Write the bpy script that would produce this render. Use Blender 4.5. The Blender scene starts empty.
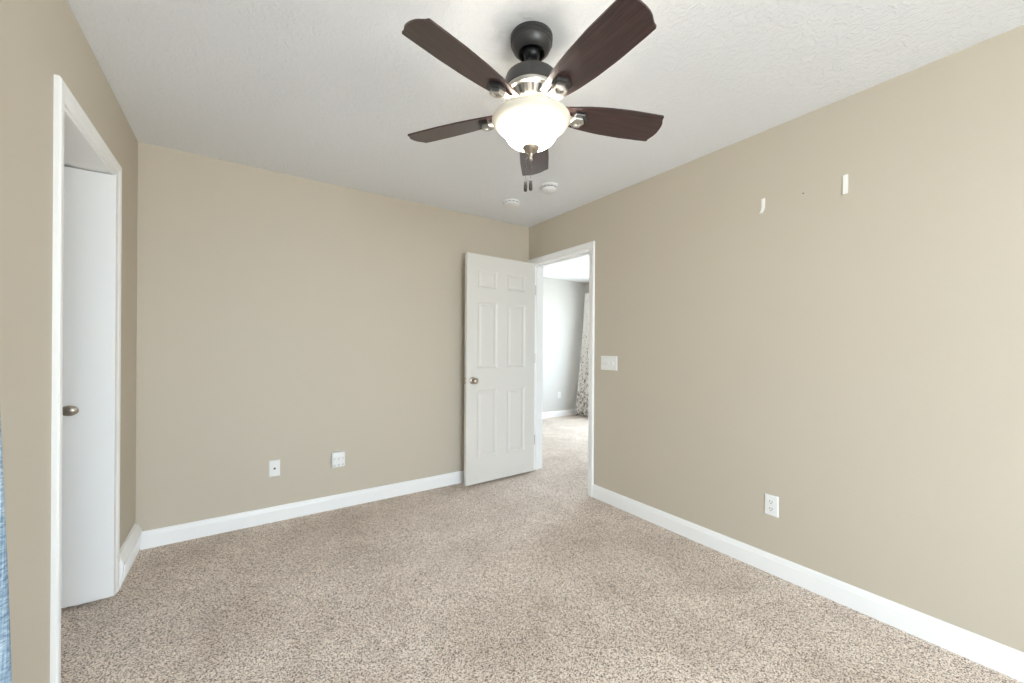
import bpy, bmesh, math, random
from mathutils import Vector, Matrix

S = bpy.context.scene
COL = S.collection
random.seed(4)

# ------------------------------------------------------------------ camera
YAW, ROLL, FPX, CY = 0.6002, 0.0063, 396.51, 347.42
cd = bpy.data.cameras.new('camera')
cam = bpy.data.objects.new('camera', cd)
COL.objects.link(cam)
cd.sensor_fit = 'HORIZONTAL'
cd.sensor_width = 36.0
cd.lens = FPX / 1024 * 36.0
cd.shift_y = (CY - 341.5) / 1024
cd.clip_start = 0.02
cam.matrix_world = (Matrix.Translation((0, 0, 1.2252)) @ Matrix.Rotation(-YAW, 4, 'Z')
                    @ Matrix.Rotation(math.pi / 2, 4, 'X') @ Matrix.Rotation(ROLL, 4, 'Z'))
S.camera = cam

# ------------------------------------------------------------------ exposure
S.view_settings.view_transform = 'Standard'
S.view_settings.look = 'None'
S.view_settings.gamma = 1.0
S.view_settings.use_curve_mapping = False
S.view_settings.exposure = 0.24
S.cycles.use_denoising = True
S.cycles.max_bounces = 14
S.cycles.diffuse_bounces = 8
S.cycles.glossy_bounces = 5
S.cycles.transparent_max_bounces = 12
S.cycles.sample_clamp_indirect = 8.0

# ------------------------------------------------------------------ dimensions
XL, XR, YB, YN, H = -0.5123, 2.4023, 3.2185, -2.15, 2.44
WT = 0.13                                  # wall thickness
FX, FY = 5.32, 5.35                        # far room: side wall, end wall
BH = 0.1055                                # baseboard height
WL = (0.42, 0.98, 1.10, 2.10)              # window in the left wall  (y0, y1, z0, z1)
WN = (-0.38, 1.32, 0.40, 2.20)              # window in the near wall  (x0, x1, z0, z1)
WF = (3.10, 4.68, 0.60, 2.05)              # window of the far room   (y0, y1, z0, z1)

# ------------------------------------------------------------------ world: bright overcast sky over pale ground
SKY = 17.4
w = bpy.data.worlds.new('sky')
S.world = w
w.use_nodes = True
nt = w.node_tree
nt.nodes.clear()
out = nt.nodes.new('ShaderNodeOutputWorld')
bg = nt.nodes.new('ShaderNodeBackground')
tc = nt.nodes.new('ShaderNodeTexCoord')
sp = nt.nodes.new('ShaderNodeSeparateXYZ')
rp = nt.nodes.new('ShaderNodeValToRGB')
mp = nt.nodes.new('ShaderNodeMapRange')
mp.inputs['From Min'].default_value = -1
nt.links.new(tc.outputs['Generated'], sp.inputs[0])
nt.links.new(sp.outputs['Z'], mp.inputs['Value'])
nt.links.new(mp.outputs[0], rp.inputs[0])
e = rp.color_ramp.elements
e[0].position = 0.47
e[0].color = (0.71, 0.75, 0.78, 1)
e[1].position = 0.53
e[1].color = (0.79, 0.91, 1.05, 1)
nt.links.new(rp.outputs[0], bg.inputs['Color'])
bg.inputs['Strength'].default_value = SKY
nt.links.new(bg.outputs[0], out.inputs['Surface'])


def portal(name, loc, rot, sx, sy):
    l = bpy.data.lights.new(name, 'AREA')
    l.shape = 'RECTANGLE'
    l.size, l.size_y = sx, sy
    l.cycles.is_portal = True
    o = bpy.data.objects.new(name, l)
    o.location, o.rotation_euler = loc, rot
    COL.objects.link(o)


R90 = math.pi / 2
portal('sky_portal', (XL - WT, (WL[0] + WL[1]) / 2, (WL[2] + WL[3]) / 2), (0, -R90, 0), WL[3] - WL[2], WL[1] - WL[0])
portal('sky_portal', ((WN[0] + WN[1]) / 2, YN - WT, (WN[2] + WN[3]) / 2), (R90, 0, 0), WN[1] - WN[0], WN[3] - WN[2])
portal('sky_portal', (FX + WT, (WF[0] + WF[1]) / 2, (WF[2] + WF[3]) / 2), (0, R90, 0), WF[3] - WF[2], WF[1] - WF[0])
BULB_W = 0.38


# ------------------------------------------------------------------ helpers
def obj(name, bm, mats, parent=None, smooth=False, loc=None, angle=40):
    bmesh.ops.recalc_face_normals(bm, faces=bm.faces[:])
    me = bpy.data.meshes.new(name)
    bm.to_mesh(me)
    bm.free()
    for m in (mats if isinstance(mats, (list, tuple)) else [mats]):
        me.materials.append(m)
    if smooth:
        me.polygons.foreach_set('use_smooth', [True] * len(me.polygons))
        me.set_sharp_from_angle(angle=math.radians(angle))
    o = bpy.data.objects.new(name, me)
    COL.objects.link(o)
    if loc is not None:
        o.location = loc
    o.parent = parent
    return o


def tag(o, label, cat, group=None, kind=None):
    o['label'] = label
    o['category'] = cat
    if group:
        o['group'] = group
    if kind:
        o['kind'] = kind
    return o


def empty(name, loc, rotz=0):
    o = bpy.data.objects.new(name, None)
    o.empty_display_size = 0.1
    o.location = loc
    o.rotation_euler = (0, 0, rotz)
    COL.objects.link(o)
    return o


def box(bm, a, b, mi=0, bev=0.0):
    a, b = Vector(a), Vector(b)
    m = Matrix.Translation((a + b) / 2) @ Matrix.Diagonal((abs(b.x - a.x), abs(b.y - a.y), abs(b.z - a.z), 1))
    r = bmesh.ops.create_cube(bm, size=1, matrix=m)
    vs = r['verts']
    fs = list({f for v in vs for f in v.link_faces})
    for f in fs:
        f.material_index = mi
    if bev:
        es = list({e for v in vs for e in v.link_edges})
        bmesh.ops.bevel(bm, geom=es, offset=bev, segments=2, profile=0.5, affect='EDGES')
    return vs


def lathe(bm, prof, n=48, center=(0, 0), mi=0, mfun=None):
    rings = []
    for r, z in prof:
        if r < 1e-6:
            rings.append([bm.verts.new((center[0], center[1], z))])
        else:
            rings.append([bm.verts.new((center[0] + r * math.cos(2 * math.pi * k / n),
                                        center[1] + r * math.sin(2 * math.pi * k / n), z)) for k in range(n)])
    for i in range(len(rings) - 1):
        A, B = rings[i], rings[i + 1]
        for k in range(n):
            q = (k + 1) % n
            if len(A) == 1 and len(B) == 1:
                continue
            if len(A) == 1:
                f = bm.faces.new((A[0], B[k], B[q]))
            elif len(B) == 1:
                f = bm.faces.new((A[k], A[q], B[0]))
            else:
                f = bm.faces.new((A[k], A[q], B[q], B[k]))
            f.material_index = mfun(i, k) if mfun else mi
    return [v for r in rings for v in r]


def tube(bm, pts, rad, n=8, mi=0):
    pts = [Vector(p) for p in pts]
    rings = []
    for i, p in enumerate(pts):
        t = (pts[min(i + 1, len(pts) - 1)] - pts[max(i - 1, 0)]).normalized()
        a = t.orthogonal().normalized() if i == 0 else (rings_a - t * rings_a.dot(t)).normalized()
        rings_a = a
        b = t.cross(a)
        r = rad[i] if isinstance(rad, (list, tuple)) else rad
        rings.append([bm.verts.new(p + a * r * math.cos(2 * math.pi * k / n) + b * r * math.sin(2 * math.pi * k / n)) for k in range(n)])
    for A, B in zip(rings, rings[1:]):
        for k in range(n):
            bm.faces.new((A[k], A[(k + 1) % n], B[(k + 1) % n], B[k])).material_index = mi
    bm.faces.new(rings[0][::-1]).material_index = mi
    bm.faces.new(rings[-1]).material_index = mi


def prism(bm, pts2, to3, d0, d1, mi=0):
    """a closed outline pts2 extruded between depths d0 and d1; to3(u, v, d) -> xyz"""
    A = [bm.verts.new(to3(u, v, d0)) for u, v in pts2]
    B = [bm.verts.new(to3(u, v, d1)) for u, v in pts2]
    n = len(pts2)
    fs = [bm.faces.new(A), bm.faces.new(B[::-1])]
    for k in range(n):
        fs.append(bm.faces.new((A[k], B[k], B[(k + 1) % n], A[(k + 1) % n])))
    for f in fs:
        f.material_index = mi
    return A + B


# ------------------------------------------------------------------ materials
def lin(c):
    return tuple((x / 255 / 12.92) if x / 255 <= 0.04045 else ((x / 255 + 0.055) / 1.055) ** 2.4 for x in c) + (1,)


def mat(name, rgb, rough=0.5, metal=0.0, spec=0.5, bump=None, coat=0.0):
    m = bpy.data.materials.new(name)
    m.use_nodes = True
    t = m.node_tree
    b = t.nodes['Principled BSDF']
    b.inputs['Base Color'].default_value = lin(rgb)
    b.inputs['Roughness'].default_value = rough
    b.inputs['Metallic'].default_value = metal
    b.inputs['Specular IOR Level'].default_value = spec
    b.inputs['Coat Weight'].default_value = coat
    tcn = t.nodes.new('ShaderNodeTexCoord')
    nz = t.nodes.new('ShaderNodeTexNoise')
    t.links.new(tcn.outputs['Object'], nz.inputs['Vector'])
    sc, dist = bump if bump else (300, 0.0001)
    nz.inputs['Scale'].default_value = sc
    nz.inputs['Detail'].default_value = 3
    bp = t.nodes.new('ShaderNodeBump')
    bp.inputs['Strength'].default_value = 1.0
    bp.inputs['Distance'].default_value = dist
    t.links.new(nz.outputs['Fac'], bp.inputs['Height'])
    t.links.new(bp.outputs['Normal'], b.inputs['Normal'])
    return m


def node(t, kind, **kw):
    n = t.nodes.new(kind)
    for k, v in kw.items():
        n.inputs[k].default_value = v
    return n


def ramp(t, stops):
    r = t.nodes.new('ShaderNodeValToRGB')
    el = r.color_ramp.elements
    while len(el) < len(stops):
        el.new(0.5)
    for q, (p, c) in zip(el, stops):
        q.position = p
        q.color = c if len(c) == 4 else lin(c)
    return r


M = {}
M['paint'] = mat('tan wall paint', (199, 189, 173), 0.55, spec=0.35, bump=(120, 0.0004))
M['paint_far'] = mat('off white wall paint', (203, 201, 197), 0.6, spec=0.3, bump=(120, 0.0003))
M['white'] = mat('white gloss trim paint', (247, 247, 247), 0.32, spec=0.45, bump=(60, 0.0001))
M['door'] = mat('white door paint', (222, 219, 214), 0.38, spec=0.45, bump=(90, 0.0001))
M['plastic'] = mat('white plastic', (238, 238, 237), 0.3)
M['det'] = mat('detector plastic', (232, 231, 232), 0.5)
M['slot'] = mat('dark slot', (42, 40, 38), 0.6)
M['vent_slot'] = mat('grey vent slot', (128, 126, 124), 0.6, metal=0.6)
M['fan_slot'] = mat('dark fan vent slot', (88, 86, 84), 0.7)
M['gun'] = mat('gunmetal', (72, 70, 70), 0.38, metal=0.55, spec=0.5)
M['black'] = mat('black metal', (38, 38, 40), 0.35, metal=0.5)
M['nickel'] = mat('brushed nickel', (200, 196, 191), 0.36, metal=1.0)
M['satin'] = mat('satin nickel knob', (186, 176, 164), 0.3, metal=1.0)
M['fob'] = mat('dark fob', (48, 38, 36), 0.4)
M['chain'] = mat('steel bead chain', (112, 110, 108), 0.35, metal=1.0)
M['strip'] = mat('white adhesive strip', (244, 243, 240), 0.5)

# ceiling: knockdown plaster
m = M['ceil'] = mat('knockdown ceiling plaster', (233, 235, 239), 0.85, spec=0.2)
t = m.node_tree
b = t.nodes['Principled BSDF']
tcn = node(t, 'ShaderNodeTexCoord')
n1 = node(t, 'ShaderNodeTexNoise', Scale=34, Detail=4, Roughness=0.55, Distortion=1.3)
r1 = ramp(t, [(0.42, (0, 0, 0, 1)), (0.60, (1, 1, 1, 1))])
n2 = node(t, 'ShaderNodeTexNoise', Scale=150, Detail=2)
ad = t.nodes.new('ShaderNodeMath')
ad.operation = 'MULTIPLY_ADD'
ad.inputs[1].default_value = 0.12
bp = node(t, 'ShaderNodeBump', Strength=1.0, Distance=0.0013)
t.links.new(tcn.outputs['Object'], n1.inputs['Vector'])
t.links.new(tcn.outputs['Object'], n2.inputs['Vector'])
t.links.new(n1.outputs['Fac'], r1.inputs[0])
t.links.new(n2.outputs['Fac'], ad.inputs[0])
t.links.new(r1.outputs[0], ad.inputs[2])
t.links.new(ad.outputs[0], bp.inputs['Height'])
t.links.new(bp.outputs['Normal'], b.inputs['Normal'])

# carpet: speckled frieze pile
m = M['carpet'] = mat('speckled beige carpet', (190, 172, 152), 0.95, spec=0.08)
t = m.node_tree
b = t.nodes['Principled BSDF']
tcn = node(t, 'ShaderNodeTexCoord')
dn = node(t, 'ShaderNodeTexNoise', Scale=420, Detail=2)
mx = t.nodes.new('ShaderNodeMixRGB')
mx.blend_type = 'ADD'
mx.inputs[0].default_value = 0.003
t.links.new(tcn.outputs['Object'], mx.inputs[1])
t.links.new(dn.outputs['Color'], mx.inputs[2])
t.links.new(tcn.outputs['Object'], dn.inputs['Vector'])
vo = node(t, 'ShaderNodeTexVoronoi', Scale=310, Randomness=1.0)
t.links.new(mx.outputs[0], vo.inputs['Vector'])
sx = t.nodes.new('ShaderNodeSeparateColor')
t.links.new(vo.outputs['Color'], sx.inputs[0])
fine = node(t, 'ShaderNodeTexNoise', Scale=330, Detail=3, Roughness=0.7)
t.links.new(tcn.outputs['Object'], fine.inputs['Vector'])
avg = t.nodes.new('ShaderNodeMath')
avg.operation = 'MULTIPLY_ADD'
avg.inputs[1].default_value = 0.86
sub = t.nodes.new('ShaderNodeMath')
sub.operation = 'MULTIPLY'
sub.inputs[1].default_value = 0.14
t.links.new(fine.outputs['Fac'], sub.inputs[0])
t.links.new(sx.outputs[0], avg.inputs[0])
t.links.new(sub.outputs[0], avg.inputs[2])
cr = ramp(t, [(0.06, (62, 46, 38)), (0.20, (122, 101, 86)), (0.34, (206, 186, 169)), (0.60, (238, 221, 206)), (0.90, (254, 245, 236))])
t.links.new(avg.outputs[0], cr.inputs[0])
big = node(t, 'ShaderNodeTexNoise', Scale=2.6, Detail=4, Roughness=0.6, Distortion=0.4)
t.links.new(tcn.outputs['Object'], big.inputs['Vector'])
br = ramp(t, [(0.30, (0.80, 0.78, 0.76, 1)), (0.62, (1, 1, 1, 1))])
t.links.new(big.outputs['Fac'], br.inputs[0])
mu = t.nodes.new('ShaderNodeMixRGB')
mu.blend_type = 'MULTIPLY'
mu.inputs[0].default_value = 1.0
t.links.new(cr.outputs[0], mu.inputs[1])
t.links.new(br.outputs[0], mu.inputs[2])
t.links.new(mu.outputs[0], b.inputs['Base Color'])
bp = node(t, 'ShaderNodeBump', Strength=0.6, Distance=0.003)
t.links.new(avg.outputs[0], bp.inputs['Height'])
t.links.new(bp.outputs['Normal'], b.inputs['Normal'])
b.inputs['Sheen Weight'].default_value = 0.15

# dark walnut blade
m = M['blade'] = mat('dark walnut blade veneer', (66, 44, 42), 0.45, spec=0.4, coat=0.5)
t = m.node_tree
b = t.nodes['Principled BSDF']
b.inputs['Coat Roughness'].default_value = 0.22
b.inputs['Coat IOR'].default_value = 1.6
tcn = node(t, 'ShaderNodeTexCoord')
mpn = t.nodes.new('ShaderNodeMapping')
mpn.inputs['Scale'].default_value = (2.0, 38, 20)
wn = node(t, 'ShaderNodeTexNoise', Scale=3.5, Detail=5, Distortion=0.8)
wr = ramp(t, [(0.3, (44, 27, 28)), (0.7, (70, 47, 45))])
t.links.new(tcn.outputs['Object'], mpn.inputs[0])
t.links.new(mpn.outputs[0], wn.inputs['Vector'])
t.links.new(wn.outputs['Fac'], wr.inputs[0])
t.links.new(wr.outputs[0], b.inputs['Base Color'])

# frosted bowl glass
m = M['glass_bowl'] = bpy.data.materials.new('frosted cream glass')
m.use_nodes = True
t = m.node_tree
t.nodes.clear()
o_ = t.nodes.new('ShaderNodeOutputMaterial')
tr = node(t, 'ShaderNodeBsdfTranslucent', Color=(0.98, 0.93, 0.80, 1))
df = node(t, 'ShaderNodeBsdfDiffuse', Color=(0.56, 0.54, 0.48, 1))
gl = node(t, 'ShaderNodeBsdfGlossy', Roughness=0.25)
m1 = node(t, 'ShaderNodeMixShader', Fac=0.12)
m2 = node(t, 'ShaderNodeMixShader', Fac=0.05)
t.links.new(df.outputs[0], m1.inputs[1])
t.links.new(tr.outputs[0], m1.inputs[2])
t.links.new(m1.outputs[0], m2.inputs[1])
t.links.new(gl.outputs[0], m2.inputs[2])
# the glass glows: strongly round the bulbs in the belly, faintly at the flared rim
tcn = node(t, 'ShaderNodeTexCoord')
sz = t.nodes.new('ShaderNodeSeparateXYZ')
mr = node(t, 'ShaderNodeMapRange')
mr.inputs['From Min'].default_value = 2.116 - H
mr.inputs['From Max'].default_value = 2.050 - H
pw = t.nodes.new('ShaderNodeMath')
pw.operation = 'POWER'
pw.inputs[1].default_value = 3.8
ms = t.nodes.new('ShaderNodeMath')
ms.operation = 'MULTIPLY_ADD'
ms.inputs[1].default_value = 16.0
ms.inputs[2].default_value = 0.10
em = node(t, 'ShaderNodeEmission', Color=(1.0, 0.945, 0.85, 1))
as_ = t.nodes.new('ShaderNodeAddShader')
t.links.new(tcn.outputs['Object'], sz.inputs[0])
t.links.new(sz.outputs['Z'], mr.inputs['Value'])
t.links.new(mr.outputs[0], pw.inputs[0])
t.links.new(pw.outputs[0], ms.inputs[0])
t.links.new(ms.outputs[0], em.inputs['Strength'])
t.links.new(m2.outputs[0], as_.inputs[0])
t.links.new(em.outputs[0], as_.inputs[1])
t.links.new(as_.outputs[0], o_.inputs['Surface'])

# thin window pane
m = M['pane'] = bpy.data.materials.new('window pane glass')
m.use_nodes = True
t = m.node_tree
t.nodes.clear()
o_ = t.nodes.new('ShaderNodeOutputMaterial')
tp = node(t, 'ShaderNodeBsdfTransparent', Color=(0.95, 0.97, 0.96, 1))
gl = node(t, 'ShaderNodeBsdfGlossy', Roughness=0.02)
m1 = node(t, 'ShaderNodeMixShader', Fac=0.05)
t.links.new(tp.outputs[0], m1.inputs[1])
t.links.new(gl.outputs[0], m1.inputs[2])
t.links.new(m1.outputs[0], o_.inputs['Surface'])

# blue slub cloth
m = M['blue'] = mat('light blue slub linen', (130, 158, 186), 0.9, spec=0.1)
t = m.node_tree
b = t.nodes['Principled BSDF']
tcn = node(t, 'ShaderNodeTexCoord')
cols = []
for sc in ((14, 420, 7), (14, 90, 200)):
    mpn = t.nodes.new('ShaderNodeMapping')
    mpn.inputs['Scale'].default_value = sc
    wn = node(t, 'ShaderNodeTexNoise', Scale=1.0, Detail=4, Roughness=0.65)
    t.links.new(tcn.outputs['Object'], mpn.inputs[0])
    t.links.new(mpn.outputs[0], wn.inputs['Vector'])
    cols.append(wn)
ad = t.nodes.new('ShaderNodeMath')
ad.operation = 'ADD'
t.links.new(cols[0].outputs['Fac'], ad.inputs[0])
t.links.new(cols[1].outputs['Fac'], ad.inputs[1])
wr = ramp(t, [(0.40, (96, 116, 138)), (0.5, (140, 160, 178)), (0.62, (192, 204, 212))])
hf = t.nodes.new('ShaderNodeMath')
hf.operation = 'MULTIPLY'
hf.inputs[1].default_value = 0.5
t.links.new(ad.outputs[0], hf.inputs[0])
t.links.new(hf.outputs[0], wr.inputs[0])
t.links.new(wr.outputs[0], b.inputs['Base Color'])

# far curtain: white with a grey-brown branch pattern growing from the hem
m = M['floral'] = mat('white curtain with brown sprigs', (236, 233, 228), 0.9, spec=0.1)
t = m.node_tree
b = t.nodes['Principled BSDF']
tcn = node(t, 'ShaderNodeTexCoord')
mpn = t.nodes.new('ShaderNodeMapping')
mpn.inputs['Scale'].default_value = (30, 30, 16)
wn = node(t, 'ShaderNodeTexNoise', Scale=1.0, Detail=3, Distortion=1.6)
t.links.new(tcn.outputs['Object'], mpn.inputs[0])
t.links.new(mpn.outputs[0], wn.inputs['Vector'])
sz = t.nodes.new('ShaderNodeSeparateXYZ')
t.links.new(tcn.outputs['Object'], sz.inputs[0])
mr = node(t, 'ShaderNodeMapRange')
mr.inputs['From Min'].default_value = 0.0
mr.inputs['From Max'].default_value = 2.0
mr.inputs['To Min'].default_value = 0.05
mr.inputs['To Max'].default_value = -0.16
t.links.new(sz.outputs['Z'], mr.inputs['Value'])
ad = t.nodes.new('ShaderNodeMath')
ad.operation = 'ADD'
t.links.new(wn.outputs['Fac'], ad.inputs[0])
t.links.new(mr.outputs[0], ad.inputs[1])
wr = ramp(t, [(0.50, (238, 235, 231)), (0.60, (132, 122, 120))])
t.links.new(ad.outputs[0], wr.inputs[0])
t.links.new(wr.outputs[0], b.inputs['Base Color'])

# ------------------------------------------------------------------ room shell
DY0, DY1, DZ = 2.368, 3.150, 2.045         # bedroom doorway, clear opening
CY0, CY1, CZ = 1.995, 2.690, 2.045         # closet doorway, clear opening
JT = 0.018                                 # jamb board thickness


def struct(name, bm, mats, label, cat, parent=None, smooth=False):
    o = obj(name, bm, mats, parent, smooth)
    if parent is None:
        tag(o, label, cat, kind='structure')
    return o


bm = bmesh.new()
box(bm, (-1.6, YN - WT, -0.1), (FX + WT, FY + WT, 0))
struct('floor', bm, M['carpet'], 'speckled beige wall to wall carpet', 'floor')
bm = bmesh.new()
box(bm, (XL - WT, YN - WT, H), (FX + WT, FY + WT, H + 0.1))
struct('ceiling', bm, M['ceil'], 'white knockdown textured ceiling above the fan', 'ceiling')

bm = bmesh.new()                           # back wall, stops at the hall partition
box(bm, (XL - WT, YB, 0), (XR, YB + WT, H))
struct('wall_back', bm, M['paint'], 'tan wall with the cable plate, behind the open white door', 'wall')


def holed(bm, x0, x1, ya, yb, holes, axis='x'):
    """a wall between x0 and x1 from ya to yb with holes (y0, y1, z0, z1)"""
    def bx(y0, y1, z0, z1):
        if y1 - y0 < 1e-4 or z1 - z0 < 1e-4:
            return
        if axis == 'x':
            box(bm, (x0, y0, z0), (x1, y1, z1))
        else:
            box(bm, (y0, x0, z0), (y1, x1, z1))
    y = ya
    for (y0, y1, z0, z1) in sorted(holes):
        bx(y, y0, 0, H)
        bx(y0, y1, 0, z0)
        bx(y0, y1, z1, H)
        y = y1
    bx(y, yb, 0, H)


bm = bmesh.new()
holed(bm, XL - WT, XL, YN, YB, [WL, (CY0 - JT, CY1 + JT, 0, CZ + JT)])
struct('wall_left', bm, M['paint'], 'tan wall with the white closet opening', 'wall')
bm = bmesh.new()
holed(bm, XR, XR + WT, YN - WT, FY, [(DY0 - JT, DY1 + JT, 0, DZ + JT)])
struct('wall_right', bm, M['paint'], 'long tan wall with the light switch and two white strips', 'wall')
bm = bmesh.new()
holed(bm, YN - WT, YN, XL - WT, XR, [WN], axis='y')
struct('wall_near', bm, M['paint'], 'tan window wall behind the viewer', 'wall')

# closet recess
bm = bmesh.new()
box(bm, (-1.55, 1.0, 0), (-1.43, CY1 + 0.16, H))
box(bm, (-1.43, 1.0, 0), (XL - WT, 1.12, H))
box(bm, (-1.43, CY1 + 0.04, 0), (XL - WT, CY1 + 0.16, H))
box(bm, (-1.43, 1.12, CZ + 0.004), (XL - WT, CY1 + 0.04, CZ + 0.05))
struct('wall_closet', bm, M['white'], 'white inside of the closet behind the left opening', 'wall')

# far room
bm = bmesh.new()
box(bm, (XR + WT, FY, 0), (FX + WT, FY + WT, H))
struct('wall_far', bm, M['paint_far'], 'pale end wall of the bright room beyond the doorway', 'wall')
bm = bmesh.new()
holed(bm, FX, FX + WT, 0.6, FY, [WF])
struct('wall_far_side', bm, M['paint_far'], 'pale window wall of the room beyond, behind the patterned curtain', 'wall')
bm = bmesh.new()
box(bm, (XR + WT, 0.48, 0), (FX + WT, 0.6, H))
struct('wall_far_near', bm, M['paint_far'], 'pale near wall of the room beyond the doorway', 'wall')

# ---- baseboards: profile with a beaded top
BPROF = [(0, 0), (0.013, 0), (0.013, BH - 0.028), (0.011, BH - 0.022), (0.0095, BH - 0.010), (0.006, BH - 0.002), (0, BH)]


def baseboard(name, p, q, nrm, label, mats=None):
    p, q, nrm = Vector(p), Vector(q), Vector(nrm)
    bm = bmesh.new()
    A = [bm.verts.new((p.x + nrm.x * d, p.y + nrm.y * d, z)) for d, z in BPROF]
    B = [bm.verts.new((q.x + nrm.x * d, q.y + nrm.y * d, z)) for d, z in BPROF]
    n = len(A)
    for k in range(n):
        bm.faces.new((A[k], A[(k + 1) % n], B[(k + 1) % n], B[k]))
    bm.faces.new(A[::-1])
    bm.faces.new(B)
    struct(name, bm, M['white'], label, 'baseboard')


baseboard('baseboard_back', (XL + 0.022, YB), (XR, YB), (0, -1), 'white baseboard along the wall with the cable plate')
baseboard('baseboard_right', (XR, YN), (XR, DY0 - 0.059), (-1, 0), 'long white baseboard below the light switch and outlet')
baseboard('baseboard_left', (XL, YN), (XL, 1.929), (1, 0), 'white baseboard behind the blue curtain')
baseboard('baseboard_near', (XL + 0.013, YN), (XR - 0.013, YN), (0, 1), 'white baseboard behind the viewer')
baseboard('baseboard_far', (XR + WT, FY), (FX, FY), (0, -1), 'white baseboard in the bright room beyond the doorway')
baseboard('baseboard_far_side', (FX, 0.6), (FX, FY - 0.013), (-1, 0), 'white baseboard under the patterned curtain in the room beyond')

# ---- door casings (mitred) and jambs
CPROF = [(0, 0), (0, 0.008), (0.004, 0.0105), (0.016, 0.0100), (0.022, 0.0115), (0.028, 0.0150), (0.046, 0.0175), (0.056, 0.0175), (0.061, 0.013), (0.061, 0)]


def casing(name, X, sx, y0, y1, zt, label, scale=1.0, right=1.0):
    bm = bmesh.new()
    loops = []
    for w_, t_ in CPROF:
        w_ *= scale
        wr_ = w_ * right
        x = X + sx * t_
        loops.append([bm.verts.new(c) for c in ((x, y0 - w_, 0), (x, y0 - w_, zt + w_), (x, y1 + wr_, zt + w_), (x, y1 + wr_, 0))])
    for A, B in zip(loops, loops[1:]):
        for k in range(3):
            bm.faces.new((A[k], A[k + 1], B[k + 1], B[k]))
    for k in range(3):
        bm.faces.new((loops[-1][k], loops[-1][k + 1], loops[0][k + 1], loops[0][k]))
    bm.faces.new([l[0] for l in loops])
    bm.faces.new([l[3] for l in loops][::-1])
    return struct(name, bm, M['white'], label, 'door trim')


def jamb(parent, xa, xb, y0, y1, zt, stop=None):
    bm = bmesh.new()
    box(bm, (xa, y0 - JT, 0), (xb, y0, zt + JT))
    box(bm, (xa, y1, 0), (xb, y1 + JT, zt + JT))
    box(bm, (xa, y0, zt), (xb, y1, zt + JT))
    if stop:
        s0, s1 = stop
        box(bm, (s0, y0, 0), (s1, y0 + 0.011, zt))
        box(bm, (s0, y1 - 0.011, 0), (s1, y1, zt))
        box(bm, (s0, y0 + 0.011, zt - 0.011), (s1, y1 - 0.011, zt))
    obj('jamb', bm, M['white'], parent)


tr1 = casing('trim_1', XR, -1, DY0 - 0.002, DY1 + 0.004, DZ + 0.005, 'white moulded casing around the doorway to the bright room', 0.92, 1.08)
jamb(tr1, XR, XR + WT, DY0, DY1, DZ, stop=(XR + 0.045, XR + 0.08))
tr2 = casing('trim_2', XL, 1, CY0 - 0.004, CY1 + 0.002, CZ + 0.011, 'white moulded casing around the closet opening', 0.97, 0.97)
jamb(tr2, XL - WT, XL, CY0, CY1, CZ)
casing('trim_3', XR + WT, 1, DY0 - 0.004, DY1 + 0.004, DZ + 0.005, 'white casing on the far side of the doorway')


# ---- windows behind the viewer and in the far room
def window(name, axis, X, r, label):
    y0, y1, z0, z1 = r

    def P(x, y, z):
        return (x, y, z) if axis == 'x' else (y, x, z)

    bm = bmesh.new()
    f, d0, d1 = 0.045, X - 0.03, X + 0.03
    box(bm, P(d0, y0, z0), P(d1, y0 + f, z1))
    box(bm, P(d0, y1 - f, z0), P(d1, y1, z1))
    box(bm, P(d0, y0 + f, z0), P(d1, y1 - f, z0 + f))
    box(bm, P(d0, y0 + f, z1 - f), P(d1, y1 - f, z1))
    zm = (z0 + z1) / 2
    box(bm, P(d0 + 0.01, y0 + f, zm - 0.02), P(d1 - 0.01, y1 - f, zm + 0.02))
    o = struct(name, bm, M['white'], label, 'window')
    for za, zb in ((z0 + f, zm - 0.02), (zm + 0.02, z1 - f)):
        bm = bmesh.new()
        box(bm, P(X - 0.002, y0 + f, za), P(X + 0.002, y1 - f, zb))
        obj('window_pane', bm, M['pane'], o)


window('window_1', 'x', XL - 0.07, WL, 'white sash window in the left wall behind the blue curtain')
window('window_2', 'y', YN - 0.07, WN, 'white sash window behind the viewer')
window('window_3', 'x', FX + 0.07, WF, 'bright window of the room beyond, beside the patterned curtain')

# ------------------------------------------------------------------ six panel door (open)
A0, B0 = Vector((2.379, 3.085)), Vector((1.615, 3.057))
DW, DH, DT = 0.764, 2.028, 0.035
ang = math.atan2(B0.y - A0.y, B0.x - A0.x)      # door runs along local +x from its hinge, local -y is behind it


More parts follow.
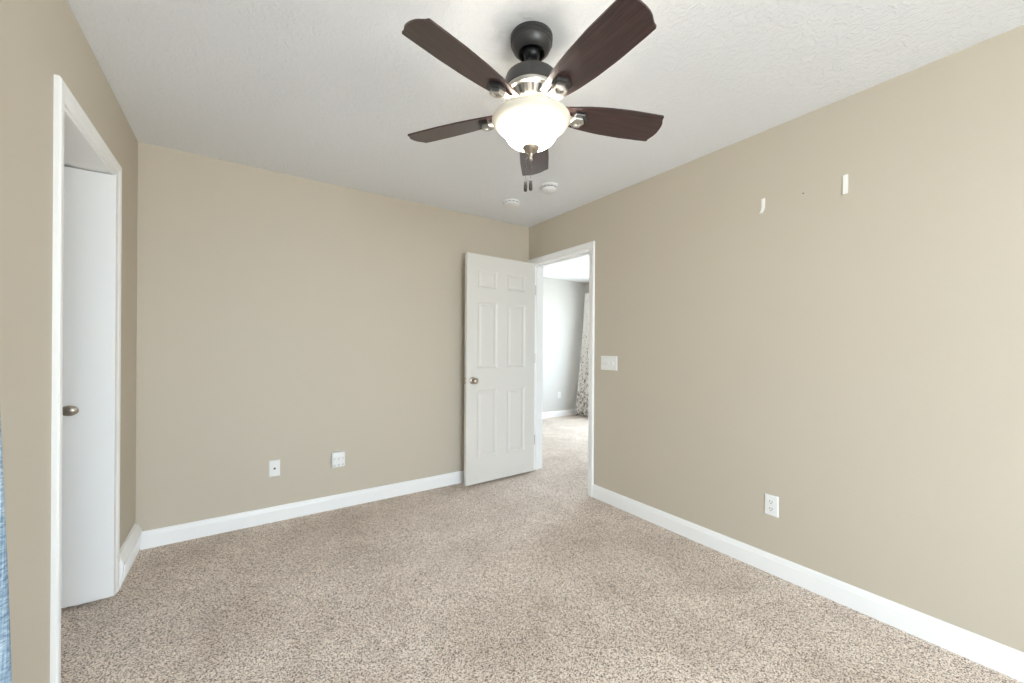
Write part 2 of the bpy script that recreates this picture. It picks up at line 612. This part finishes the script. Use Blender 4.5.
def door_slab(bm, W, Hh, T, panels):
    """front face at y=0, back at y=-T; panels as (x0, x1, z0, z1), moulded on both faces"""
    xs = sorted({0, W} | {p[0] for p in panels} | {p[1] for p in panels})
    zs = sorted({0, Hh} | {p[2] for p in panels} | {p[3] for p in panels})
    for side, ys in ((0.0, -1), (-T, 1)):
        for i in range(len(xs) - 1):
            for j in range(len(zs) - 1):
                x0, x1, z0, z1 = xs[i], xs[i + 1], zs[j], zs[j + 1]
                cx, cz = (x0 + x1) / 2, (z0 + z1) / 2
                inside = any(p[0] < cx < p[1] and p[2] < cz < p[3] for p in panels)

                def ring(s, d):
                    return [bm.verts.new((x, side + ys * d, z)) for x, z in ((x0 + s, z0 + s), (x1 - s, z0 + s), (x1 - s, z1 - s), (x0 + s, z1 - s))]
                if not inside:
                    bm.faces.new(ring(0, 0))
                    continue
                rs = [ring(s, d) for s, d in ((0, 0), (0.006, 0.0035), (0.014, 0.0085), (0.026, 0.0085), (0.044, 0.0025))]
                for a, c in zip(rs, rs[1:]):
                    for k in range(4):
                        bm.faces.new((a[k], a[(k + 1) % 4], c[(k + 1) % 4], c[k]))
                bm.faces.new(rs[-1])
    for i in range(len(xs) - 1):
        for z in (0, Hh):
            bm.faces.new([bm.verts.new(c) for c in ((xs[i], 0, z), (xs[i + 1], 0, z), (xs[i + 1], -T, z), (xs[i], -T, z))])
    for j in range(len(zs) - 1):
        for x in (0, W):
            bm.faces.new([bm.verts.new(c) for c in ((x, 0, zs[j]), (x, 0, zs[j + 1]), (x, -T, zs[j + 1]), (x, -T, zs[j]))])
    bmesh.ops.remove_doubles(bm, verts=bm.verts[:], dist=1e-5)


xa0, xa1, xb0, xb1 = 0.116, 0.330, 0.440, 0.654
rows = [(0.215, 0.825), (1.015, 1.610), (1.735, 1.900)]
panels = [(a, c, z0, z1) for (a, c) in ((xa0, xa1), (xb0, xb1)) for (z0, z1) in rows]
bm = bmesh.new()
door_slab(bm, DW, DH, DT, panels)
bmesh.ops.recalc_face_normals(bm, faces=bm.faces[:])
d1 = struct('door_1', bm, M['door'], 'white six panel door standing open against the tan wall', 'door')
d1.location = (A0.x, A0.y, 0.02)
d1.rotation_euler = (0, 0, ang)


def knob_mesh(sign):
    bm = bmesh.new()
    pr = [(0, 0), (0.032, 0), (0.032, 0.004), (0.027, 0.009), (0.014, 0.011), (0.011, 0.020), (0.012, 0.028), (0.020, 0.034),
          (0.0268, 0.044), (0.028, 0.052), (0.0255, 0.060), (0.018, 0.0655), (0.008, 0.067), (0, 0.0672)]
    lathe(bm, pr, 40)
    for v in bm.verts:
        x, y, z = v.co
        v.co = Vector((x, sign * z, y))
    return bm


# local +y is the side facing the room view (the hinge-to-edge direction points to -X)
for sg, yy in ((1, 0.0), (-1, -DT)):
    obj('door_knob', knob_mesh(sg), M['satin'], d1, True, (0.700, yy, 0.912))
bm = bmesh.new()
box(bm, (DW, -DT + 0.005, 0.884), (DW + 0.0015, -0.005, 0.940))
box(bm, (DW + 0.001, -DT + 0.010, 0.903), (DW + 0.010, -0.010, 0.921), 1)
obj('latch_plate', bm, [M['satin'], M['nickel']], d1)
for z in (0.30, 1.10, 1.765):
    bm = bmesh.new()
    box(bm, (-0.0015, -DT + 0.004, z - 0.044), (0.0, -0.002, z + 0.044))
    tube(bm, [(-0.006, 0.001, z - 0.045), (-0.006, 0.001, z + 0.045)], 0.0045, 12)
    tube(bm, [(-0.006, 0.001, z + 0.045), (-0.006, 0.001, z + 0.050)], 0.003, 12)
    obj('hinge', bm, M['nickel'], d1, True)

# ------------------------------------------------------------------ closet door leaf
bm = bmesh.new()
box(bm, (-0.90, 2.655, 0.018), (XL + 0.014, 2.688, CZ - 0.004), bev=0.002)
d2 = struct('door_2', bm, M['white'], 'plain white closet door leaf folded back inside the left opening', 'door')
bm = bmesh.new()
pr = [(0, 0), (0.012, 0), (0.011, 0.004), (0.0085, 0.008), (0.009, 0.013), (0.017, 0.018), (0.0225, 0.026), (0.0225, 0.032), (0.017, 0.039), (0.009, 0.042), (0, 0.0425)]
lathe(bm, pr, 40)
for v in bm.verts:
    x, y, z = v.co
    v.co = Vector((x * 1.32, -z, y * 1.06))
obj('door_knob', bm, M['satin'], d2, True, (-0.642, 2.655, 0.924))

# ------------------------------------------------------------------ wall plates


def plate_basis(wall, a, z):
    """an Empty on the wall; local x runs along the wall, local y out of it, local z up"""
    if wall == 'right':
        return (XR, a, z), R90
    if wall == 'back':
        return (a, YB, z), math.pi
    if wall == 'far':
        return (a, FY, z), math.pi


def wall_thing(name, wall, a, z, label, cat):
    loc, rz = plate_basis(wall, a, z)
    return tag(empty(name, loc, rz), label, cat)


def plate_bm(wd, ht, th=0.006):
    bm = bmesh.new()
    A = [(-wd / 2, -ht / 2), (wd / 2, -ht / 2), (wd / 2, ht / 2), (-wd / 2, ht / 2)]
    rings = []
    for s, y in ((0, 0), (0, 0.002), (0.003, th - 0.001), (0.005, th)):
        rings.append([bm.verts.new((x - math.copysign(s, x), y, zz - math.copysign(s, zz))) for x, zz in A])
    for a, c in zip(rings, rings[1:]):
        for k in range(4):
            bm.faces.new((a[k], a[(k + 1) % 4], c[(k + 1) % 4], c[k]))
    bm.faces.new(rings[0][::-1])
    bm.faces.new(rings[-1])
    return bm


def screw(parent, x, z, y=0.006):
    bm = bmesh.new()
    lathe(bm, [(0, 0), (0.0035, 0), (0.0035, 0.0006), (0.002, 0.0012), (0, 0.0012)], 16)
    for v in bm.verts:
        q = v.co.copy()
        v.co = Vector((x + q.x, y + q.z, z + q.y))
    obj('screw', bm, M['plastic'], parent, True)


# three gang switch
sw = wall_thing('light_switch', 'right', 2.151, 1.106, 'white triple toggle light switch beside the doorway trim', 'light switch')
obj('wall_plate', plate_bm(0.166, 0.112), M['plastic'], sw)
for k in (-1, 0, 1):
    x = k * 0.046
    bm = bmesh.new()
    box(bm, (x - 0.0065, 0.0055, -0.013), (x + 0.0065, 0.0068, 0.013))
    vs = box(bm, (x - 0.0045, 0.006, -0.010), (x + 0.0045, 0.018, 0.002), bev=0.0012)
    for v in bm.verts:
        if v.co.y > 0.012:
            v.co.z += 0.008
    obj('toggle', bm, M['plastic'], sw)
    screw(sw, x, 0.030)
    screw(sw, x, -0.030)


def receptacle(parent, z):
    bm = bmesh.new()
    n = 32
    pts = []
    for i in range(n):
        a = 2 * math.pi * i / n
        x, zz = 0.0175 * math.cos(a), 0.0175 * math.sin(a)
        pts.append((x, max(-0.0135, min(0.0135, zz))))
    prism(bm, pts, lambda u, v, d: (u, d, z + v), 0.005, 0.0085)
    obj_r = obj('receptacle', bm, M['plastic'], parent)
    bm = bmesh.new()
    box(bm, (-0.0072, 0.0082, z - 0.001), (-0.0050, 0.0088, z + 0.0085))
    box(bm, (0.0050, 0.0082, z), (0.0072, 0.0088, z + 0.0078))
    prism(bm, [(0.0028 * math.cos(2 * math.pi * i / 12), max(-0.0018, 0.0028 * math.sin(2 * math.pi * i / 12))) for i in range(12)],
          lambda u, v, d: (u, d, z - 0.0078 + v), 0.0082, 0.0088)
    obj('socket_slots', bm, M['slot'], obj_r)


ol = wall_thing('wall_outlet', 'right', 0.985, 0.370, 'white duplex outlet low on the right hand tan wall', 'outlet')
obj('wall_plate', plate_bm(0.069, 0.112), M['plastic'], ol)
for z in (0.0195, -0.0195):
    receptacle(ol, z)
screw(ol, 0, 0)

ol = wall_thing('wall_outlet', 'far', 4.69, 0.385, 'white outlet on the pale wall seen through the doorway', 'outlet')
obj('wall_plate', plate_bm(0.069, 0.112), M['plastic'], ol)
for z in (0.0195, -0.0195):
    receptacle(ol, z)
screw(ol, 0, 0)

ck = wall_thing('cable_plate', 'back', 0.200, 0.371, 'white plate with one dark cable jack, low on the back wall', 'cable plate')
obj('wall_plate', plate_bm(0.067, 0.113), M['plastic'], ck)
bm = bmesh.new()
lathe(bm, [(0, 0.005), (0.0085, 0.005), (0.0085, 0.008), (0.0055, 0.008), (0.0055, 0.013), (0.0042, 0.013), (0.0042, 0.008), (0, 0.008)], 6,
      mfun=lambda i, k: 1 if i >= 3 else 0)
for v in bm.verts:
    q = v.co.copy()
    v.co = Vector((q.x, q.z, q.y))
obj('cable_jack', bm, [M['satin'], M['slot']], ck)
screw(ck, 0, 0.048)
screw(ck, 0, -0.048)

# multi-outlet adapter, a deeper rounded box
ad_ = wall_thing('outlet_adapter', 'back', 0.611, 0.375, 'thick white multi socket adapter beside the cable plate on the back wall', 'outlet adapter')
bm = bmesh.new()
box(bm, (-0.046, 0, -0.057), (0.046, 0.036, 0.057), bev=0.010)
obj('adapter_body', bm, M['plastic'], ad_, True)
for row, z in enumerate((0.008, -0.040)):
    for x in (-0.029, 0, 0.029):
        bm = bmesh.new()
        prism(bm, [(0.0115 * math.cos(2 * math.pi * i / 24), max(-0.009, 0.0115 * math.sin(2 * math.pi * i / 24))) for i in range(24)],
              lambda u, v, d: (x + u, d, z + v), 0.0355, 0.0375)
        rc = obj('socket_face', bm, M['plastic'], ad_)
        bm = bmesh.new()
        box(bm, (x - 0.006, 0.0372, z), (x - 0.0040, 0.0379, z + 0.008))
        box(bm, (x + 0.004, 0.0372, z), (x + 0.006, 0.0379, z + 0.008))
        box(bm, (x - 0.002, 0.0372, z - 0.0075), (x + 0.002, 0.0379, z - 0.0035))
        obj('socket_slots', bm, M['slot'] if row else M['vent_slot'], rc)


# ------------------------------------------------------------------ adhesive strips and nail on the right wall
def strip(y, z0, z1, wd, label, curl, lean=0.0):
    bm = bmesh.new()
    n = 14
    rows_ = []
    for i in range(n + 1):
        s = i / n
        z = z1 + (z0 - z1) * s
        c = max(0, s - 0.45) / 0.55
        dx = 0.0015 + curl * c * c
        dy = lean * c * c
        rows_.append((dx, dy, z))
    F, Bk = [], []
    for dx, dy, z in rows_:
        F.append([bm.verts.new((XR - dx - 0.002, y + dy + k * wd / 2, z)) for k in (-1, 1)])
        Bk.append([bm.verts.new((XR - dx + 0.0012, y + dy + k * wd / 2, z)) for k in (-1, 1)])
    for i in range(n):
        bm.faces.new((F[i][0], F[i][1], F[i + 1][1], F[i + 1][0]))
        bm.faces.new((Bk[i][0], Bk[i + 1][0], Bk[i + 1][1], Bk[i][1]))
        for k in (0, 1):
            bm.faces.new((F[i][k], F[i + 1][k], Bk[i + 1][k], Bk[i][k]))
    for i in (0, n):
        bm.faces.new((F[i][0], F[i][1], Bk[i][1], Bk[i][0]))
    tag(obj('adhesive_strip', bm, M['strip'], None, True), label, 'adhesive strip', 'white adhesive strips high on the right wall')


strip(1.036, 1.978, 2.064, 0.017, 'white adhesive strip peeling and curled at its lower end, nearer the doorway', 0.020, 0.004)
strip(0.6715, 1.975, 2.067, 0.020, 'straight white adhesive strip lying flat, farther from the doorway', 0.003)
bm = bmesh.new()
lathe(bm, [(0, -0.004), (0.0015, -0.004), (0.0015, 0.004), (0.004, 0.0045), (0.004, 0.0055), (0, 0.006)], 12)
for v in bm.verts:
    q = v.co.copy()
    v.co = Vector((XR - q.z, 0.845 + q.x, 2.032 + q.y))
tag(obj('nail', bm, M['vent_slot'], None, True), 'tiny grey nail in the wall between the two white strips', 'nail')

# ------------------------------------------------------------------ floor register on the left wall
RY0, RY1, RZ = 2.756, 3.203, 0.166
rg = tag(empty('vent_register', (XL, (RY0 + RY1) / 2, 0)), 'white slatted air vent register at the baseboard by the closet trim', 'air vent')
bm = bmesh.new()
pr = [(0.0, 0.0), (0.020, 0.0), (0.030, 0.118), (0.029, 0.126), (0.015, RZ - 0.004), (0.012, RZ), (0.0, RZ)]
prism(bm, pr, lambda u, v, d: (u, d, v), -(RY1 - RY0) / 2, (RY1 - RY0) / 2)
obj('register_body', bm, M['white'], rg)
n = 22
for k in range(n):
    y = -(RY1 - RY0) / 2 + 0.03 + k * (RY1 - RY0 - 0.06) / (n - 1)
    bm = bmesh.new()
    A = [(0.0195 + 0.010 * z / 0.118, y + s * 0.004, z) for z in (0.022, 0.104) for s in (-1, 1)]
    A = [A[0], A[1], A[3], A[2]]
    f0 = [bm.verts.new(c) for c in A]
    f1 = [bm.verts.new((c[0] + 0.005, c[1] + 0.002, c[2])) for c in A]
    bm.faces.new(f0)
    bm.faces.new(f1[::-1])
    for q in range(4):
        bm.faces.new((f0[q], f1[q], f1[(q + 1) % 4], f0[(q + 1) % 4]))
    obj('louver', bm, M['white'], rg)


# ------------------------------------------------------------------ smoke detectors
def detector(x, y, prof1, prof2, label, slots):
    r = tag(empty('smoke_detector', (x, y, H)), label, 'smoke detector', 'ceiling detectors by the far corner')
    bm = bmesh.new()
    lathe(bm, prof1, 48)
    obj('detector_base', bm, M['det'], r, True)
    bm = bmesh.new()
    lathe(bm, prof2, 48, mfun=lambda i, k: 1 if (i == slots and k % 4 < 3) else 0)
    obj('detector_cover', bm, [M['det'], M['vent_slot']], r, True)
    bm = bmesh.new()
    zb = prof2[-1][1]
    lathe(bm, [(0, zb), (0.009, zb), (0.009, zb - 0.002), (0, zb - 0.003)], 20, (0.02, 0.0))
    obj('test_button', bm, M['det'], r, True)
    return r


detector(1.860, 2.738, [(0, 0), (0.072, 0), (0.072, -0.010), (0.070, -0.012), (0, -0.012)],
         [(0, -0.012), (0.066, -0.012), (0.066, -0.016), (0.069, -0.020), (0.066, -0.030), (0.054, -0.036), (0, -0.038)],
         'flat white smoke detector on the ceiling, nearer the room corner', 1)
detector(1.903, 2.298, [(0, 0), (0.064, 0), (0.064, -0.012), (0.060, -0.016), (0, -0.016)],
         [(0, -0.016), (0.050, -0.016), (0.050, -0.022), (0.054, -0.026), (0.052, -0.040), (0.042, -0.048), (0, -0.050)],
         'tall two tier white smoke detector on the ceiling, nearer the fan', 1)

# ------------------------------------------------------------------ ceiling fan
FCX, FCY = 0.936, 1.245
fan = tag(empty('ceiling_fan', (FCX, FCY, H)), 'dark five blade ceiling fan with a lit cream glass bowl', 'ceiling fan')


def Z(z):
    return z - H


def lz(prof):
    return [(r, Z(z)) for r, z in prof]


bm = bmesh.new()
lathe(bm, lz([(0, 2.44), (0.0825, 2.44), (0.0825, 2.427), (0.0790, 2.4245), (0.0785, 2.4225), (0.0812, 2.4205), (0.0815, 2.413), (0.0780, 2.4105), (0.0765, 2.402), (0.0700, 2.389),
              (0.0610, 2.380), (0.0540, 2.3755), (0.0505, 2.3765), (0.0495, 2.386), (0.047, 2.403), (0, 2.405)]), 64)
obj('canopy', bm, M['gun'], fan, True)
bm = bmesh.new()
lathe(bm, lz([(0, 2.401), (0.018, 2.400), (0.031, 2.388), (0.034, 2.376), (0.030, 2.362), (0.021, 2.354), (0.0165, 2.352), (0.0165, 2.318), (0.025, 2.315),
              (0.027, 2.300), (0.027, 2.280), (0, 2.280)]), 40)
obj('downrod', bm, M['black'], fan, True)
bm = bmesh.new()
lathe(bm, lz([(0, 2.290), (0.060, 2.290), (0.088, 2.287), (0.099, 2.281), (0.1025, 2.272), (0.1035, 2.232), (0.101, 2.229), (0, 2.229)]), 64)
obj('motor_housing', bm, M['gun'], fan, True)
bm = bmesh.new()
lathe(bm, lz([(0.02, 2.2295), (0.101, 2.2295), (0.102, 2.222), (0.099, 2.215), (0.094, 2.213), (0.02, 2.213)]), 64)
obj('housing_ring', bm, M['nickel'], fan, True)
bm = bmesh.new()
NS = 20
lathe(bm, lz([(0.02, 2.2135), (0.088, 2.2135), (0.087, 2.210), (0.0715, 2.190), (0.069, 2.186), (0.058, 2.183), (0.02, 2.183)]), NS * 5,
      mfun=lambda i, k: 1 if (i == 2 and k % 5 < 2) else 0)
obj('vent_collar', bm, [M['nickel'], M['fan_slot']], fan, True)
bm = bmesh.new()
lathe(bm, lz([(0, 2.184), (0.034, 2.184), (0.034, 2.150), (0.046, 2.146), (0.048, 2.128), (0, 2.126)]), 40)
obj('light_fitter', bm, M['nickel'], fan, True)

# blades
ZB = 2.153
PITCH = -math.radians(13.5)


def half_width(u):
    pts = [(0.115, 0.040), (0.16, 0.047), (0.22, 0.058), (0.30, 0.067), (0.40, 0.0715), (0.50, 0.0705), (0.545, 0.069)]
    for (a, ha), (c, hc) in zip(pts, pts[1:]):
        if u <= c:
            s = (u - a) / (c - a)
            return ha + (hc - ha) * s
    return pts[-1][1]


us = [0.115 + (0.535 - 0.115) * i / 26 for i in range(27)]
outl = [(u, half_width(u)) for u in us]
tip = [(0.540, 0.0690), (0.5435, 0.0655), (0.5440, 0.061), (0.5455, 0.054), (0.5500, 0.045), (0.5560, 0.034), (0.5600, 0.020), (0.5615, 0.0)]
outl += tip
outl += [(u, -v) for u, v in reversed(tip[:-1])]
outl += [(u, -half_width(u)) for u in reversed(us)]
cp, sp_ = math.cos(PITCH), math.sin(PITCH)


def pitched(u, v, d):
    return (u, v * cp - d * sp_, v * sp_ + d * cp)


bm = bmesh.new()
prism(bm, outl, pitched, -0.003, 0.003)
bmesh.ops.triangulate(bm, faces=[f for f in bm.faces if len(f.verts) > 4])
blade0 = obj('blade', bm, M['blade'], fan, False, (0, 0, Z(ZB)))

# blade iron: curved strap from the collar to a hexagonal boss under the blade
bm = bmesh.new()
path = [(0.052, 0.030), (0.075, 0.028), (0.100, 0.015), (0.122, -0.004), (0.145, -0.0135), (0.170, -0.0155), (0.200, -0.0150)]
wid = [0.020, 0.019, 0.0165, 0.015, 0.017, 0.022, 0.024]
rings = []
for i, ((r, z), wd) in enumerate(zip(path, wid)):
    tilt = PITCH * min(1, max(0, (r - 0.08) / 0.07))
    c_, s_ = math.cos(tilt), math.sin(tilt)
    ring = []
    for v, d in ((-wd, -0.002), (-wd * 0.6, -0.0045), (wd * 0.6, -0.0045), (wd, -0.002), (wd, 0.002), (-wd, 0.002)):
        ring.append(bm.verts.new((r, v * c_ - d * s_, z + v * s_ + d * c_)))
    rings.append(ring)
for a, c in zip(rings, rings[1:]):
    for k in range(6):
        bm.faces.new((a[k], a[(k + 1) % 6], c[(k + 1) % 6], c[k]))
bm.faces.new(rings[0])
bm.faces.new(rings[-1][::-1])
iron0 = obj('blade_iron', bm, M['nickel'], fan, True, (0, 0, Z(ZB)), 35)


def hexa(r, off=0.0, n=6):
    return [(r * math.cos(math.pi / 3 * k + off), r * math.sin(math.pi / 3 * k + off)) for k in range(n)]


def boss_verts(bm, rings, ctr):
    """rings of (radius, depth below the blade face) as hexagons in the pitched plane"""
    vs = []
    for r, d in rings:
        if r == 0:
            vs.append([bm.verts.new(pitched(ctr, 0, -d))])
        else:
            vs.append([bm.verts.new(pitched(ctr + x, y, -d)) for x, y in hexa(r)])
    for a, c in zip(vs, vs[1:]):
        for k in range(6):
            if len(c) == 1:
                bm.faces.new((a[k], a[(k + 1) % 6], c[0]))
            else:
                bm.faces.new((a[k], a[(k + 1) % 6], c[(k + 1) % 6], c[k]))
    return vs


bm = bmesh.new()
v_ = boss_verts(bm, [(0.036, 0.0032), (0.037, 0.012), (0.033, 0.016), (0.0, 0.016)], 0.196)
bm.faces.new(v_[0])
plate0 = obj('backing_plate', bm, M['gun'], iron0, False)
bm = bmesh.new()
v_ = boss_verts(bm, [(0.0285, 0.0155), (0.0285, 0.026), (0.0255, 0.0285), (0.0180, 0.0285), (0.0150, 0.0265), (0.0135, 0.021), (0.0, 0.0200)], 0.190)
bm.faces.new(v_[0])
boss0 = obj('hex_boss', bm, M['nickel'], iron0, False)

ANG = [-165.46 + 72 * k for k in range(5)]
for k, a in enumerate(ANG):
    rz = math.radians(a)
    if k == 0:
        bl, ir = blade0, iron0
    else:
        bl = blade0.copy()
        ir = iron0.copy()
        for o in (bl, ir):
            COL.objects.link(o)
            o.parent = fan
        for src in (plate0, boss0):
            c = src.copy()
            COL.objects.link(c)
            c.parent = ir
    bl.rotation_euler = (0, 0, rz)
    ir.rotation_euler = (0, 0, rz)

# bowl: flared bell of frosted glass
bm = bmesh.new()
outer = [(0.1520, 2.1180), (0.1535, 2.1145), (0.1515, 2.1080), (0.1440, 2.0980), (0.1325, 2.0880), (0.1205, 2.0780), (0.1105, 2.0700), (0.1040, 2.0640),
         (0.1015, 2.0590), (0.0985, 2.0500), (0.0915, 2.0390), (0.0800, 2.0290), (0.0640, 2.0205), (0.0430, 2.0155), (0.0200, 2.0135), (0.0, 2.0130)]
inner = [(max(0, r - 0.0045), z + 0.0035) for r, z in reversed(outer[1:-1])]
lathe(bm, lz(outer + [(0.0, 2.0165)] + inner + [(0.1478, 2.1180), (0.1520, 2.1180)]), 72)
bmesh.ops.remove_doubles(bm, verts=bm.verts[:], dist=1e-5)
obj('glass_bowl', bm, M['glass_bowl'], fan, True, None, 60)['label'] = 'lit cream frosted glass bowl'
bm = bmesh.new()
lathe(bm, lz([(0, 2.0138), (0.020, 2.0138), (0.032, 2.0122), (0.0335, 2.008), (0.029, 1.999), (0.018, 1.990), (0.010, 1.986), (0.0075, 1.982), (0.0075, 1.976),
              (0.0055, 1.974), (0.0055, 1.968), (0.0075, 1.966), (0.0075, 1.961), (0.004, 1.957), (0, 1.957)]), 32)
obj('finial', bm, M['satin'], fan, True)

# pull chains hang from the finial
for (dx, dy, zt, zf) in ((-0.0165, 0.0113, 1.962, 1.876), (0.0, 0.0, 1.960, 1.880)):
    bm = bmesh.new()
    nb = int((zt - zf) / 0.0042)
    tube(bm, [(dx, dy, Z(zt)), (dx, dy, Z(zf))], 0.0006, 6)
    for i in range(nb):
        bmesh.ops.create_icosphere(bm, subdivisions=1, radius=0.0013,
                                   matrix=Matrix.Translation((dx, dy, Z(zt - (i + 0.5) * (zt - zf) / nb))))
    zc = zt - 0.026
    tube(bm, [(dx, dy, Z(zc + 0.005)), (dx, dy, Z(zc - 0.005))], 0.003, 10)
    if dx < -0.01:
        tube(bm, [(dx, dy, Z(zt)), (dx * 0.6, dy * 0.8, Z(zt + 0.010)), (-0.002, 0, Z(zt + 0.012))], 0.0008, 6)
    ch = obj('pull_chain', bm, M['chain'], fan, True)
    bm = bmesh.new()
    lathe(bm, [(0, Z(zf + 0.002)), (0.004, Z(zf + 0.001)), (0.0062, Z(zf - 0.003)), (0.0062, Z(zf - 0.012)), (0.0072, Z(zf - 0.014)), (0.0072, Z(zf - 0.034)),
               (0.0055, Z(zf - 0.038)), (0, Z(zf - 0.039))], 16, (dx, dy))
    obj('chain_fob', bm, M['fob'], ch, True)

# bulbs inside the bowl
for k in range(3):
    a = math.radians(20 + 120 * k)
    l = bpy.data.lights.new('bulb', 'POINT')
    l.energy = BULB_W
    l.color = (1.0, 0.95, 0.87)
    l.shadow_soft_size = 0.022
    o = bpy.data.objects.new('bulb', l)
    o.location = (0.070 * math.cos(a), 0.070 * math.sin(a), Z(2.098))
    COL.objects.link(o)
    o.parent = fan


# ------------------------------------------------------------------ curtains
def curtain(name, fn, mats, label, nu=90, nv=40, th=0.002):
    bm = bmesh.new()
    g = [[bm.verts.new(fn(i / nu, j / nv)) for i in range(nu + 1)] for j in range(nv + 1)]
    for j in range(nv):
        for i in range(nu):
            bm.faces.new((g[j][i], g[j][i + 1], g[j + 1][i + 1], g[j + 1][i]))
    o = obj(name, bm, mats, None, True, None, 180)
    md = o.modifiers.new('cloth', 'SOLIDIFY')
    md.thickness = th
    md.offset = 0
    return tag(o, label, 'curtain')


def left_curtain(s, t_):
    z = 2.25 - 2.235 * t_
    ye = 1.299 + 0.033 * (2.2 - z) - 0.012 * math.sin(math.pi * t_)
    y0 = 0.34 - 0.02 * t_
    y = y0 + (ye - y0) * s
    am = 0.022 + 0.012 * t_
    x = -0.435 + am * math.cos(s * 2 * math.pi * 9.0 + math.pi) + 0.006 * math.sin(7 * t_ + 9 * s)
    return (x, y, z)


curtain('curtain', left_curtain, M['blue'], 'light blue woven curtain hanging at the left edge of the photo', 180, 40)


def far_curtain(s, t_):
    z = 2.228 - 2.213 * t_
    ye = 5.30
    y0 = 4.72
    y = y0 + (ye - y0) * s
    base = 5.235 - 0.185 * t_ ** 1.1
    am = 0.018 + 0.028 * t_
    x = base + am * math.cos(s * 2 * math.pi * 6) + 0.010 * math.sin(5 * t_ + 6 * s)
    return (x, y, z)


curtain('curtain', far_curtain, M['floral'], 'long white curtain with brown sprigs in the room beyond the doorway', 120, 40)
